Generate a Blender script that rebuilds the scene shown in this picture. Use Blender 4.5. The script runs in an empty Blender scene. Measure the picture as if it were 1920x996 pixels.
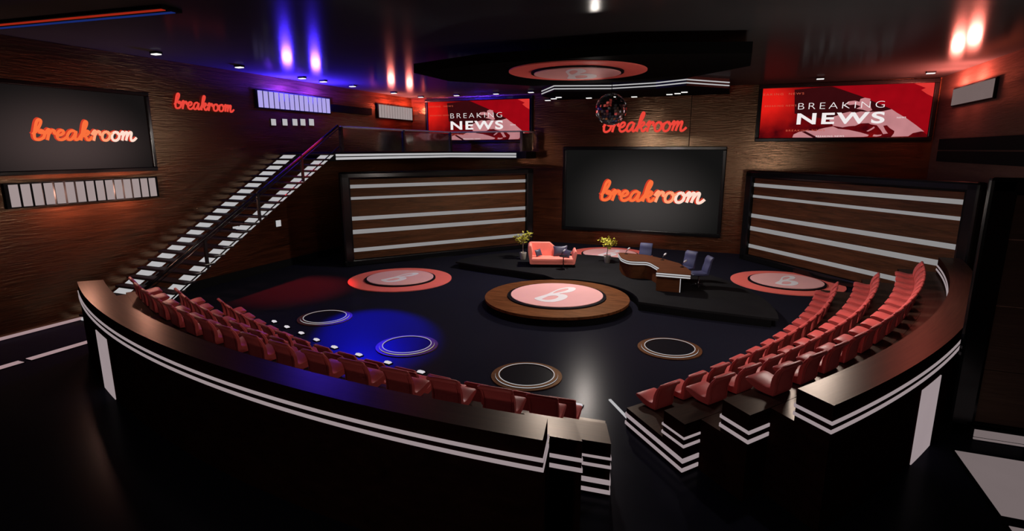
import bpy, bmesh, math, random
from mathutils import Vector, Matrix
random.seed(7)
SC = bpy.context.scene
COL = SC.collection
PI = math.pi
R = math.radians

# ------------------------------------------------------------------ materials
def _nodes(name):
    m = bpy.data.materials.new(name); m.use_nodes = True
    nt = m.node_tree; nt.nodes.clear()
    out = nt.nodes.new('ShaderNodeOutputMaterial')
    return m, nt, out

def plain(name, col, rough=.5, spec=.5, metal=0., noise=0., bump=0., nscale=12.):
    m, nt, out = _nodes(name)
    b = nt.nodes.new('ShaderNodeBsdfPrincipled')
    b.inputs['Roughness'].default_value = rough
    b.inputs['Specular IOR Level'].default_value = spec
    b.inputs['Metallic'].default_value = metal
    nt.links.new(b.outputs[0], out.inputs[0])
    tc = nt.nodes.new('ShaderNodeTexCoord')
    n = nt.nodes.new('ShaderNodeTexNoise'); n.inputs['Scale'].default_value = nscale
    n.inputs['Detail'].default_value = 4.
    nt.links.new(tc.outputs['Object'], n.inputs['Vector'])
    r = nt.nodes.new('ShaderNodeValToRGB')
    k = noise
    r.color_ramp.elements[0].color = [c * (1 - k) for c in col] + [1]
    r.color_ramp.elements[1].color = [min(1, c * (1 + k)) for c in col] + [1]
    nt.links.new(n.outputs['Fac'], r.inputs[0]); nt.links.new(r.outputs[0], b.inputs['Base Color'])
    if bump:
        bp = nt.nodes.new('ShaderNodeBump'); bp.inputs['Strength'].default_value = bump
        bp.inputs['Distance'].default_value = .02
        nt.links.new(n.outputs['Fac'], bp.inputs['Height']); nt.links.new(bp.outputs[0], b.inputs['Normal'])
    return m

def _varnish(nt, out, colour_socket, gloss_col, fac, rough, normal=None):
    """matt body under a thin even varnish"""
    d = nt.nodes.new('ShaderNodeBsdfDiffuse'); g = nt.nodes.new('ShaderNodeBsdfGlossy'); x = nt.nodes.new('ShaderNodeMixShader')
    x.inputs[0].default_value = fac; g.inputs['Color'].default_value = (*gloss_col, 1); g.inputs['Roughness'].default_value = rough
    nt.links.new(colour_socket, d.inputs['Color'])
    if normal is not None:
        nt.links.new(normal, d.inputs['Normal']); nt.links.new(normal, g.inputs['Normal'])
    nt.links.new(d.outputs[0], x.inputs[1]); nt.links.new(g.outputs[0], x.inputs[2]); nt.links.new(x.outputs[0], out.inputs[0])

def lacquer(name, col, gloss_col=(1, 1, 1), fac=.03, rough=.3, noise=.06, nscale=1.):
    m, nt, out = _nodes(name)
    tc = nt.nodes.new('ShaderNodeTexCoord'); n = nt.nodes.new('ShaderNodeTexNoise'); n.inputs['Scale'].default_value = nscale
    nt.links.new(tc.outputs['Object'], n.inputs['Vector'])
    r = nt.nodes.new('ShaderNodeValToRGB')
    r.color_ramp.elements[0].color = [c * (1 - noise) for c in col] + [1]; r.color_ramp.elements[1].color = [c * (1 + noise) for c in col] + [1]
    nt.links.new(n.outputs['Fac'], r.inputs[0])
    _varnish(nt, out, r.outputs[0], gloss_col, fac, rough)
    return m

def wood(name, dark, light, stretch=(.35, 4., 4.), rough=.42, spec=.04, gcol=(1., .72, .48), bump=.35, scale=2.2, bdist=.03):
    m, nt, out = _nodes(name)
    tc = nt.nodes.new('ShaderNodeTexCoord'); mp = nt.nodes.new('ShaderNodeMapping')
    mp.inputs['Scale'].default_value = stretch
    nt.links.new(tc.outputs['Object'], mp.inputs['Vector'])
    n = nt.nodes.new('ShaderNodeTexNoise'); n.inputs['Scale'].default_value = scale
    n.inputs['Detail'].default_value = 8.; n.inputs['Roughness'].default_value = .62; n.inputs['Distortion'].default_value = .8
    nt.links.new(mp.outputs[0], n.inputs['Vector'])
    r = nt.nodes.new('ShaderNodeValToRGB')
    r.color_ramp.elements[0].position = .3; r.color_ramp.elements[1].position = .72
    r.color_ramp.elements[0].color = (*dark, 1); r.color_ramp.elements[1].color = (*light, 1)
    nt.links.new(n.outputs['Fac'], r.inputs[0])
    n2 = nt.nodes.new('ShaderNodeTexNoise'); n2.inputs['Scale'].default_value = scale * 2.6
    n2.inputs['Detail'].default_value = 5.; n2.inputs['Distortion'].default_value = .6
    nt.links.new(mp.outputs[0], n2.inputs['Vector'])
    bp = nt.nodes.new('ShaderNodeBump'); bp.inputs['Strength'].default_value = bump
    bp.inputs['Distance'].default_value = bdist
    nt.links.new(n2.outputs['Fac'], bp.inputs['Height'])
    _varnish(nt, out, r.outputs[0], gcol, spec, rough, bp.outputs[0])
    return m

def arc_wood(name, centre, dark, light, fac, rough, gcol):
    """walnut whose grain runs round a curved bench"""
    m, nt, out = _nodes(name)
    N = nt.nodes.new; Lk = nt.links.new
    tc = N('ShaderNodeTexCoord'); sb = N('ShaderNodeVectorMath'); sb.operation = 'SUBTRACT'; sb.inputs[1].default_value = (*centre, 0)
    Lk(tc.outputs['Object'], sb.inputs[0])
    sp = N('ShaderNodeSeparateXYZ'); Lk(sb.outputs[0], sp.inputs[0])
    fl = N('ShaderNodeCombineXYZ'); Lk(sp.outputs[0], fl.inputs[0]); Lk(sp.outputs[1], fl.inputs[1])
    ln = N('ShaderNodeVectorMath'); ln.operation = 'LENGTH'; Lk(fl.outputs[0], ln.inputs[0])
    at = N('ShaderNodeMath'); at.operation = 'ARCTAN2'; Lk(sp.outputs[1], at.inputs[0]); Lk(sp.outputs[0], at.inputs[1])
    k1 = N('ShaderNodeMath'); k1.operation = 'MULTIPLY'; k1.inputs[1].default_value = 26.; Lk(ln.outputs['Value'], k1.inputs[0])
    k2 = N('ShaderNodeMath'); k2.operation = 'MULTIPLY'; k2.inputs[1].default_value = 22.; Lk(at.outputs[0], k2.inputs[0])
    cb = N('ShaderNodeCombineXYZ'); Lk(k1.outputs[0], cb.inputs[0]); Lk(k2.outputs[0], cb.inputs[1])
    n = N('ShaderNodeTexNoise'); n.inputs['Scale'].default_value = 1.; n.inputs['Detail'].default_value = 5.; n.inputs['Distortion'].default_value = .5
    Lk(cb.outputs[0], n.inputs['Vector'])
    r = N('ShaderNodeValToRGB'); r.color_ramp.elements[0].position = .3; r.color_ramp.elements[1].position = .72
    r.color_ramp.elements[0].color = (*dark, 1); r.color_ramp.elements[1].color = (*light, 1); Lk(n.outputs['Fac'], r.inputs[0])
    bp = N('ShaderNodeBump'); bp.inputs['Strength'].default_value = .2; bp.inputs['Distance'].default_value = .004; Lk(n.outputs['Fac'], bp.inputs['Height'])
    _varnish(nt, out, r.outputs[0], gcol, fac, rough, bp.outputs[0])
    return m

def glow(name, col, strength=1., var=.06):
    m, nt, out = _nodes(name)
    e = nt.nodes.new('ShaderNodeEmission'); e.inputs['Strength'].default_value = strength
    tc = nt.nodes.new('ShaderNodeTexCoord')
    n = nt.nodes.new('ShaderNodeTexNoise'); n.inputs['Scale'].default_value = 1.5
    nt.links.new(tc.outputs['Object'], n.inputs['Vector'])
    r = nt.nodes.new('ShaderNodeValToRGB')
    r.color_ramp.elements[0].color = [c * (1 - var) for c in col] + [1]
    r.color_ramp.elements[1].color = [c * (1 + var) for c in col] + [1]
    nt.links.new(n.outputs['Fac'], r.inputs[0]); nt.links.new(r.outputs[0], e.inputs['Color'])
    nt.links.new(e.outputs[0], out.inputs[0])
    return m

def glass_mat(name):
    m, nt, out = _nodes(name)
    t = nt.nodes.new('ShaderNodeBsdfTransparent'); t.inputs[0].default_value = (.93, .94, .95, 1)
    g = nt.nodes.new('ShaderNodeBsdfGlossy'); g.inputs['Roughness'].default_value = .08
    x = nt.nodes.new('ShaderNodeMixShader'); f = nt.nodes.new('ShaderNodeFresnel'); f.inputs[0].default_value = 1.25
    nt.links.new(f.outputs[0], x.inputs[0]); nt.links.new(t.outputs[0], x.inputs[1]); nt.links.new(g.outputs[0], x.inputs[2])
    nt.links.new(x.outputs[0], out.inputs[0])
    return m

def screen_mat(name, centre, edge, cx, cz, rx, rz):
    """dark screen picture: soft light patch around a point, falling off to the edges"""
    m, nt, out = _nodes(name)
    e = nt.nodes.new('ShaderNodeEmission')
    tc = nt.nodes.new('ShaderNodeTexCoord'); mp = nt.nodes.new('ShaderNodeMapping')
    mp.inputs['Location'].default_value = (-cx / rx, 0, -cz / rz)
    mp.inputs['Scale'].default_value = (1 / rx, 0, 1 / rz)
    g = nt.nodes.new('ShaderNodeTexGradient'); g.gradient_type = 'SPHERICAL'
    nt.links.new(tc.outputs['Object'], mp.inputs['Vector']); nt.links.new(mp.outputs[0], g.inputs['Vector'])
    r = nt.nodes.new('ShaderNodeValToRGB'); r.color_ramp.interpolation = 'EASE'
    r.color_ramp.elements[0].color = (*edge, 1); r.color_ramp.elements[1].color = (*centre, 1)
    nt.links.new(g.outputs['Fac'], r.inputs[0]); nt.links.new(r.outputs[0], e.inputs['Color'])
    nt.links.new(e.outputs[0], out.inputs[0])
    return m

def news_mat(name):
    m, nt, out = _nodes(name)
    e = nt.nodes.new('ShaderNodeEmission')
    tc = nt.nodes.new('ShaderNodeTexCoord')
    mp = nt.nodes.new('ShaderNodeMapping'); mp.inputs['Location'].default_value = (1.5, 0, -1.25)
    mp.inputs['Scale'].default_value = (.45, 0, .7)
    g = nt.nodes.new('ShaderNodeTexGradient'); g.gradient_type = 'SPHERICAL'
    nt.links.new(tc.outputs['Object'], mp.inputs['Vector']); nt.links.new(mp.outputs[0], g.inputs['Vector'])
    n = nt.nodes.new('ShaderNodeTexNoise'); n.inputs['Scale'].default_value = 1.3; n.inputs['Detail'].default_value = 5
    nt.links.new(tc.outputs['Object'], n.inputs['Vector'])
    mx = nt.nodes.new('ShaderNodeMath'); mx.operation = 'MULTIPLY_ADD'; mx.inputs[1].default_value = .5
    nt.links.new(n.outputs['Fac'], mx.inputs[0]); nt.links.new(g.outputs['Fac'], mx.inputs[2])
    r = nt.nodes.new('ShaderNodeValToRGB')
    r.color_ramp.elements[0].position = .2; r.color_ramp.elements[0].color = (.045, .001, .003, 1)
    r.color_ramp.elements[1].position = .95; r.color_ramp.elements[1].color = (.75, .012, .008, 1)
    nt.links.new(mx.outputs[0], r.inputs[0]); nt.links.new(r.outputs[0], e.inputs['Color'])
    nt.links.new(e.outputs[0], out.inputs[0])
    return m

M = dict(
    wall=wood('walnut_wall', (.010, .0024, .0012), (.062, .0165, .0068), rough=.21, spec=.10, gcol=(1., .62, .38), bump=.7, bdist=.010, stretch=(.3, 3, 3.2)),
    wallR=wood('dull_wall', (.05, .028, .022), (.075, .042, .034), rough=.4, spec=.03, bump=.3, stretch=(.3, 3, 3.2)),
    panelwood=wood('panel_walnut', (.014, .0045, .002), (.075, .025, .010), rough=.5, spec=.02, bump=.2, stretch=(.35, 3, 4)),
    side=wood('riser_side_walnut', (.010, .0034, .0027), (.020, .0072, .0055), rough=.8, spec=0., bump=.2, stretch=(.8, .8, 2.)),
    disc=wood('platform_walnut', (.05, .015, .005), (.19, .066, .023), rough=.5, spec=.02, bump=.1, stretch=(.5, 4, 1), scale=2.5),
    desk=wood('desk_walnut', (.055, .019, .0095), (.10, .037, .019), rough=.5, spec=.02, bump=.1, stretch=(.6, 3, 3), scale=3),
    deskside=wood('desk_side_walnut', (.045, .0135, .005), (.08, .026, .010), rough=.5, spec=.02, bump=.1, stretch=(.6, 3, 3), scale=3),
    ring=wood('ring_walnut', (.06, .022, .010), (.12, .046, .020), rough=.5, spec=.03, bump=.1, stretch=(.8, 3, 1), scale=4),
    gloss=lacquer('gloss_black_frame', (.004, .004, .0045), fac=.03, rough=.18),
    black=lacquer('matt_black', (.005, .005, .0055), fac=.006, rough=.4),
    metal=lacquer('black_metal', (.010, .009, .012), fac=.05, rough=.25),
    floor=lacquer('studio_floor', (.0105, .0105, .0175), fac=.009, rough=.24, nscale=.7),
    stage=lacquer('stage_felt', (.0105, .0105, .0115), fac=.008, rough=.5, noise=.35, nscale=1.3),
    ceil=lacquer('black_ceiling', (.024, .024, .025), fac=.035, rough=.15),
    raft=lacquer('black_raft', (.003, .003, .003), fac=.004, rough=.4),
    seat=plain('red_seat_leather', (.52, .078, .072), .45, .25, noise=.06, nscale=6),
    coral=plain('coral_fabric', (.88, .25, .20), .7, .3, noise=.04, nscale=8),
    disc_red=lacquer('coral_lacquer', (.80, .165, .135), fac=.012, rough=.4),
    disc_pink=lacquer('pink_lacquer', (.78, .42, .41), fac=.012, rough=.4),
    disc_white=lacquer('white_lacquer', (.8, .78, .8), fac=.012, rough=.4),
    rim=lacquer('dark_rim', (.008, .0075, .010), fac=.012, rough=.3),
    navy=plain('navy_fabric', (.030, .034, .085), .6, .35, noise=.08, nscale=14),
    cushion=plain('navy_satin', (.040, .040, .075), .38, .5, noise=.08, nscale=10),
    stone=plain('grey_stone_pot', (.30, .28, .25), .75, .3, noise=.35, bump=.3, nscale=14),
    bark=plain('pale_bark', (.36, .27, .20), .8, .2, noise=.3, nscale=30),
    leaf=plain('yellow_green_leaf', (.38, .36, .035), .5, .4, noise=.35, nscale=4),
    chrome=plain('chrome', (.55, .56, .60), .3, .6, .35, noise=.05),
    mirror=plain('mirror_tile', (.85, .85, .88), .06, .5, 1., noise=.02),
    led=glow('led_grey', (.25, .24, .24)),
    ledw=glow('led_white', (.46, .45, .46)),
    ledp=glow('led_pinkish', (.31, .25, .26)),
    ledd=glow('led_dim', (.165, .13, .13)),
    ledstripe=glow('led_floor_pink', (.36, .24, .25)),
    slat=glow('slat_light', (.34, .27, .265)),
    slatb=glow('slat_light_blue', (.42, .36, .80)),
    slatr=glow('slat_light_red', (.16, .115, .11)),
    spot=glow('downlight_white', (1.0, .98, .95), 1.),
    foot=glow('footlight_white', (.66, .62, .66), 1.),
    sign=glow('sign_red', (.80, .060, .042)),
    neon_o=glow('neon_orange', (.95, .16, .045)),
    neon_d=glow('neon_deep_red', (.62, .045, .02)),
    neon_w=glow('neon_white', (1.0, .72, .60)),
    neon_m=glow('neon_peach', (1.0, .36, .18)),
    news_bg=news_mat('news_backdrop'),
    news_red=glow('news_red', (.30, .002, .006), var=.25),
    news_dark=glow('news_dark_red', (.035, .003, .004), var=.2),
    news_hot=glow('news_bright_red', (.70, .035, .03), var=.2),
    news_map=glow('news_map_pink', (.52, .215, .23), var=.2),
    news_text=glow('news_white', (.88, .82, .82), var=.02),
    news_faint=glow('news_faint', (.55, .09, .05), var=.1),
    glass=glass_mat('clear_glass'),
)

# ------------------------------------------------------------------ mesh builder
class MB:
    def __init__(s): s.v = []; s.f = []; s.mi = []; s.sm = []
    def add(s, vs, fs, mi=0, smooth=False):
        o = len(s.v); s.v += [tuple(v) for v in vs]
        for f in fs: s.f.append([i + o for i in f]); s.mi.append(mi); s.sm.append(smooth)
    def box(s, c, d, rz=0, mi=0, bev=0.):
        x, y, z = [q / 2 for q in d]
        if bev > 0:
            bm = bmesh.new(); bmesh.ops.create_cube(bm, size=1)
            for v in bm.verts: v.co = Vector((v.co.x * d[0], v.co.y * d[1], v.co.z * d[2]))
            bmesh.ops.bevel(bm, geom=bm.edges[:], offset=bev, segments=2, affect='EDGES', profile=.6)
            vs = [v.co.copy() for v in bm.verts]; bm.verts.index_update()
            fs = [[v.index for v in f.verts] for f in bm.faces]; bm.free()
        else:
            vs = [Vector((a * x, b * y, e * z)) for e in (-1, 1) for b in (-1, 1) for a in (-1, 1)]
            fs = [(0, 2, 3, 1), (4, 5, 7, 6), (0, 1, 5, 4), (2, 6, 7, 3), (0, 4, 6, 2), (1, 3, 7, 5)]
        m = Matrix.Rotation(rz, 3, 'Z')
        s.add([m @ v + Vector(c) for v in vs], fs, mi)
    def prism(s, pts, z0, z1, mi=0, mtop=None, mbot=None):
        """vertical prism over a plan outline (any simple polygon)"""
        n = len(pts)
        a = sum(pts[i][0] * pts[(i + 1) % n][1] - pts[(i + 1) % n][0] * pts[i][1] for i in range(n))
        if a < 0: pts = pts[::-1]
        tri = _tess(pts)
        s.add([(p[0], p[1], z1) for p in pts], tri, mi if mtop is None else mtop)
        s.add([(p[0], p[1], z0) for p in pts], [t[::-1] for t in tri], mi if mbot is None else mbot)
        s.add([(p[0], p[1], z0) for p in pts] + [(p[0], p[1], z1) for p in pts],
              [(i, (i + 1) % n, n + (i + 1) % n, n + i) for i in range(n)], mi)
    def lathe(s, prof, n=48, c=(0, 0, 0), mi=0, smooth=True):
        vs = []; fs = []
        for (r, z) in prof:
            for k in range(n):
                t = 2 * PI * k / n; vs.append((c[0] + r * math.cos(t), c[1] + r * math.sin(t), c[2] + z))
        for j in range(len(prof) - 1):
            for k in range(n):
                k2 = (k + 1) % n
                fs.append((j * n + k, j * n + k2, (j + 1) * n + k2, (j + 1) * n + k))
        s.add(vs, fs, mi, smooth)
        if prof[0] == prof[-1]: return
        if prof[0][0] > 1e-6: s.add([vs[k] for k in range(n)], [list(range(n))[::-1]], mi)
        if prof[-1][0] > 1e-6: s.add([vs[(len(prof) - 1) * n + k] for k in range(n)], [list(range(n))], mi)
    def tube(s, pts, r, n=8, mi=0, flat=None, cap=True):
        """round tube along a path; r a number or a list; flat=(axis vector, factor) squashes the section"""
        pts = [Vector(p) for p in pts]; rs = r if isinstance(r, (list, tuple)) else [r] * len(pts)
        vs = []; fs = []; up = None
        for i, p in enumerate(pts):
            d = (pts[min(i + 1, len(pts) - 1)] - pts[max(i - 1, 0)])
            if d.length < 1e-9: d = Vector((0, 0, 1))
            d.normalize()
            if up is None:
                up = Vector((0, 0, 1)) if abs(d.z) < .9 else Vector((1, 0, 0))
            if flat is not None: a = Vector(flat[0])
            else:
                a = up - d * up.dot(d)
                if a.length < 1e-6: a = d.orthogonal()
            a.normalize(); up = a
            b = d.cross(a); b.normalize()
            ka = flat[1] if flat is not None else 1.
            for k in range(n):
                t = 2 * PI * k / n
                vs.append(p + a * (math.cos(t) * rs[i] * ka) + b * (math.sin(t) * rs[i]))
        for j in range(len(pts) - 1):
            for k in range(n):
                k2 = (k + 1) % n
                fs.append((j * n + k, j * n + k2, (j + 1) * n + k2, (j + 1) * n + k))
        if cap: fs += [list(range(n))[::-1], [(len(pts) - 1) * n + k for k in range(n)]]
        s.add(vs, fs, mi, True)
    def sphere(s, c, r, nu=16, nv=10, sc=(1, 1, 1), mi=0):
        prof = [(r * math.sin(PI * j / nv), -r * math.cos(PI * j / nv)) for j in range(nv + 1)]
        prof[0] = (1e-7, -r); prof[-1] = (1e-7, r)
        o = len(s.v); s.lathe(prof, nu, (0, 0, 0), mi)
        for i in range(o, len(s.v)):
            v = s.v[i]; s.v[i] = (c[0] + v[0] * sc[0], c[1] + v[1] * sc[1], c[2] + v[2] * sc[2])
    def xform(s, mat):
        s.v = [tuple(mat @ Vector(v)) for v in s.v]
    def build(s, name, mats, parent=None, loc=(0, 0, 0), rz=0., rot=None):
        me = bpy.data.meshes.new(name)
        me.from_pydata(s.v, [], s.f)
        if not isinstance(mats, (list, tuple)): mats = [mats]
        for m in mats: me.materials.append(M[m] if isinstance(m, str) else m)
        me.polygons.foreach_set('material_index', s.mi)
        me.polygons.foreach_set('use_smooth', s.sm)
        me.update()
        o = bpy.data.objects.new(name, me); COL.objects.link(o)
        if parent: o.parent = parent
        o.location = loc; o.rotation_euler = rot if rot else (0, 0, rz)
        return o

def _tess(pts):
    from mathutils.geometry import tessellate_polygon
    return [list(t)[::-1] if _area([pts[i] for i in t]) < 0 else list(t)
            for t in tessellate_polygon([[Vector((p[0], p[1], 0)) for p in pts]])]
def _area(p):
    return sum(p[i][0] * p[(i + 1) % len(p)][1] - p[(i + 1) % len(p)][0] * p[i][1] for i in range(len(p)))

def spline(pts, n=6, closed=False):
    P = [Vector(p) for p in pts]; out = []; L = len(P)
    rng = range(L) if closed else range(L - 1)
    for i in rng:
        if closed: a, b, c, d = P[i - 1], P[i], P[(i + 1) % L], P[(i + 2) % L]
        else: a, b, c, d = P[max(i - 1, 0)], P[i], P[i + 1], P[min(i + 2, L - 1)]
        for k in range(n):
            t = k / n
            out.append(.5 * ((2 * b) + (c - a) * t + (2 * a - 5 * b + 4 * c - d) * t * t + (3 * b - a - 3 * c + d) * t ** 3))
    if not closed: out.append(P[-1])
    return out

def tag(o, label, cat, group=None, kind=None):
    o['label'] = label; o['category'] = cat
    if group: o['group'] = group
    if kind: o['kind'] = kind
    return o
def thing(name, label, cat, loc=(0, 0, 0), rz=0., group=None):
    o = bpy.data.objects.new(name, None); COL.objects.link(o)
    o.location = loc; o.rotation_euler = (0, 0, rz); o.empty_display_size = .2
    return tag(o, label, cat, group)
def struct(o, label=None, cat=None):
    o['kind'] = 'structure'
    if label: o['label'] = label
    if cat: o['category'] = cat
    return o
def copy_thing(src, loc, rz, label):
    r = src.copy(); COL.objects.link(r); r.location = loc; r.rotation_euler = (0, 0, rz); r['label'] = label
    for ch in list(src.children):
        c = ch.copy(); COL.objects.link(c); c.parent = r
        for g in list(ch.children):
            d = g.copy(); COL.objects.link(d); d.parent = c
    return r
ORD = ['first', 'second', 'third', 'fourth', 'fifth', 'sixth', 'seventh', 'eighth', 'ninth', 'tenth', 'eleventh',
       'twelfth', 'thirteenth', 'fourteenth', 'fifteenth', 'sixteenth', 'seventeenth', 'eighteenth', 'nineteenth', 'twentieth']

# ------------------------------------------------------------------ room shell
UL, UR, VB, VF, ZC = -17.9, 7.5, 28.7, -6., 7.9
m = MB(); m.box(((UL + UR) / 2, (VB + VF) / 2, -.1), (UR - UL + .4, VB - VF + .4, .2))
struct(m.build('floor', 'floor'), 'dark glossy blue-black studio floor', 'floor')
m = MB(); m.box(((UL + UR) / 2, (VB + VF) / 2, ZC + .1), (UR - UL + .4, VB - VF + .4, .2))
struct(m.build('ceiling', 'ceil'), 'black studio ceiling', 'ceiling')
m = MB(); m.box((0, .1, ZC / 2), (VB - VF, .2, ZC))
struct(m.build('wall_left', 'wall', loc=(UL, (VB + VF) / 2, 0), rz=PI / 2), 'dark walnut wall on the left', 'wall')
m = MB(); m.box((0, .1, ZC / 2), (UR - UL, .2, ZC))
struct(m.build('wall_back', 'wall', loc=((UL + UR) / 2, VB, 0)), 'dark walnut wall behind the stage', 'wall')
m = MB(); m.box((0, .1, ZC / 2), (VB - VF, .2, ZC))
struct(m.build('wall_right', 'wallR', loc=(UR, (VB + VF) / 2, 0), rz=-PI / 2), 'dull brown wall on the right', 'wall')
m = MB(); m.box((0, .1, ZC / 2), (UR - UL, .2, ZC))
struct(m.build('wall_front', 'black', loc=((UL + UR) / 2, VF, 0), rz=PI), 'black wall behind the camera', 'wall')
m = MB(); m.box((0, -.02, .16), (16.2, .05, .32))
struct(m.build('baseboard_left', 'black', loc=(UL, 20.5, 0), rz=PI / 2), 'black skirting along the left wall', 'baseboard')
m = MB(); m.box((0, -.008, 2.7 / 2), (.025, .016, 2.7))
struct(m.build('trim_1', 'black', loc=(-2.31, VB, 5.15)), 'thin black seam in the wall above the stage screen', 'trim')

# dark bands along the walls between the light boxes
m = MB(); m.box((0, -.06, 0), (3.1, .12, .33))
struct(m.build('trim_2', 'black', loc=(UL, 23.12, 6.89), rz=PI / 2), 'dark rail between two light boxes on the left wall', 'trim')
m = MB(); m.box((0, -.07, 0), (16.5, .14, .42))
o = struct(m.build('trim_3', 'black', loc=(UR, 19.1, 5.19), rz=-PI / 2), 'upper dark band along the right wall', 'trim')
m = MB(); m.box((0, -.07, 0), (16.5, .14, .40))
struct(m.build('trim_4', 'black', loc=(UR, 19.1, 4.73), rz=-PI / 2), 'lower dark band along the right wall', 'trim')
m = MB(); m.box((0, -.04, 0), (16.5, .08, .03))
struct(m.build('trim_5', 'wallR', loc=(UR, 19.1, 4.955), rz=-PI / 2), 'thin line between the bands on the right wall', 'trim')

# soffit over the stage screen with a double light line
SOF = [(-9.1, 26.4), (-7.85, 24.45), (-5.5, 25.25), (-3.5, 24.95), (-2.2, 24.25), (-.63, 26.0)]
m = MB(); m.prism(SOF + [(-.63, VB), (-9.1, VB)], 7.52, ZC)
sof = struct(m.build('trim_6', 'black'), 'black soffit under the ceiling over the stage screen', 'soffit')
m = MB()
for z in (7.63, 7.755):
    for a, b in zip(SOF[:-1], SOF[1:]):
        d = Vector((b[0] - a[0], b[1] - a[1], 0)); L = d.length; an = math.atan2(d.y, d.x)
        nrm = Vector((math.sin(an), -math.cos(an), 0)) * .015
        c = Vector(((a[0] + b[0]) / 2, (a[1] + b[1]) / 2, z)) + nrm
        m.box(c, (L, .03, .045), an)
m.build('light_strip', 'ledw', sof)
# ceiling raft carrying the round emblem
RAFT = [(-6.9, 14.7), (-2.6, 14.7), (.1, 15.6), (.1, 17.9), (-2.1, 20.4), (-7.4, 20.4), (-9.6, 17.9), (-9.6, 15.6)]
m = MB(); m.prism(RAFT, 7.33, 7.6); m.prism([(-5.2, 17.3), (-4.4, 17.3), (-4.4, 18.1), (-5.2, 18.1)], 7.58, ZC)
tag(m.build('ceiling_raft', 'raft'), 'black eight-sided raft hanging under the ceiling above the round platform', 'ceiling raft')

# ------------------------------------------------------------------ emblem letter (traced in the plane of the disc)
B_OUT = [(-0.495, -0.812), (-0.232, -1.008), (-0.028, -1.046), (0.18, -0.978), (0.328, -0.782), (0.431, -0.495), (0.43, -0.202), (0.334, -0.026),
         (0.206, 0.037), (0.075, 0.02), (0.146, 0.163), (0.327, 0.372), (0.408, 0.633), (0.403, 0.866), (0.321, 1.024), (0.201, 1.043),
         (0.091, 1.0), (-0.027, 0.86), (-0.145, 0.597), (-0.22, 0.196), (-0.294, -0.192), (-0.409, -0.499)]
B_H1 = [(-0.141, 0.02), (0.015, 0.227), (0.14, 0.479), (0.191, 0.686), (0.15, 0.811), (0.035, 0.755), (-0.073, 0.513), (-0.134, 0.276)]
B_H2 = [(-0.242, -0.792), (-0.1, -0.833), (0.027, -0.766), (0.14, -0.588), (0.163, -0.353), (0.091, -0.228), (-0.056, -0.244), (-0.166, -0.375), (-0.216, -0.616)]
def letter_b(scale, z0, z1, flip=1):
    from mathutils.geometry import tessellate_polygon
    loops = [[Vector((p[0] * scale, p[1] * scale * flip, 0)) for p in spline([(x, y, 0) for x, y in L], 3, True)] for L in (B_OUT, B_H1, B_H2)]
    tri = tessellate_polygon(loops); m = MB()
    flatv = [v for L in loops for v in L]
    tri = [t if _area([flatv[i] for i in t]) > 0 else t[::-1] for t in tri]
    m.add([(v.x, v.y, z1) for v in flatv], tri); m.add([(v.x, v.y, z0) for v in flatv], [t[::-1] for t in tri])
    for L in loops:
        n = len(L)
        m.add([(v.x, v.y, z0) for v in L] + [(v.x, v.y, z1) for v in L], [(i, (i + 1) % n, n + (i + 1) % n, n + i) for i in range(n)])
    return m
def emblem(name, label, cat, loc, r_out, r_rim, r_pink, s, group=None, ceiling=False):
    t = thing(name, label, cat, loc, 0, group)
    sg = -1 if ceiling else 1
    def drum(r, z0, z1):
        q = MB(); a, b = sorted((sg * z0, sg * z1)); q.lathe([(r, a), (r, b)], 96, smooth=False); return q
    def ann(ri, ro, z0, z1):
        q = MB(); a, b = sorted((sg * z0, sg * z1)); q.lathe([(ri, a), (ro, a), (ro, b), (ri, b), (ri, a)], 96, smooth=False); return q
    drum(r_out, 0, .03).build('outer_disc', 'disc_red', t)
    drum(r_rim, .03, .075).build('rim', 'rim', t)
    drum(r_pink, .075, .095).build('inner_disc', 'disc_pink', t)
    letter_b(s, *sorted((sg * .0955, sg * .101)), flip=sg).build('letter', 'disc_white', t)
    return t
emblem('floor_emblem', 'round coral floor emblem in front of the striped panel on the left', 'emblem', (-11.95, 17.9, 0), 1.99, 1.36, 1.28, .86, 'round floor emblems')
emblem('floor_emblem', 'round coral floor emblem at the foot of the striped panel on the right', 'emblem', (2.04, 22.95, 0), 1.99, 1.36, 1.28, .86, 'round floor emblems')
emblem('floor_emblem', 'round coral floor emblem behind the sofa and desk', 'emblem', (-5.43, 26.04, 0), 1.99, 1.36, 1.28, .86, 'round floor emblems')
emblem('ceiling_emblem', 'round coral emblem on the underside of the black ceiling raft', 'emblem', (-4.761, 17.07, 7.33), 2.078, 1.40, 1.31, 1.12, ceiling=True)

# ------------------------------------------------------------------ stage and round platform
PC = (-5.177, 16.70); PRAD = 2.34; BITE = 2.62
def stage_outline(off):
    pts = [(-10.92 + off, 20.59 - off * .2)]
    a = [(-9.236, 20.18), (-7.782, 19.90), (-6.6, 19.62)]
    pts += a
    # bite around the round platform
    a0, a1 = math.atan2(19.35 - PC[1], -6.1 - PC[0]), math.atan2(17.11 - PC[1], -2.62 - PC[0])
    for k in range(15):
        t = a0 + (a1 - a0) * k / 14; pts.append((PC[0] + BITE * math.cos(t), PC[1] + BITE * math.sin(t)))
    pts += [(-.925, 16.90), (1.15, 16.77), (1.40 - off, 16.77)]
    c = (-6.04, 16.81); rad = 7.46 - off
    for k in range(1, 25):
        t = R(0 + 100 * k / 24); pts.append((c[0] + rad * math.cos(t), c[1] + rad * math.sin(t)))
    pts += [(-8.6 + off, 24.0), (-9.9 + off, 23.2), (-10.7 + off, 22.1), (-11.0 + off, 21.2)]
    return pts
t = thing('stage', 'low black stage carrying the sofa and the wavy desk', 'stage', (-5., 20.5, 0))
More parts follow.
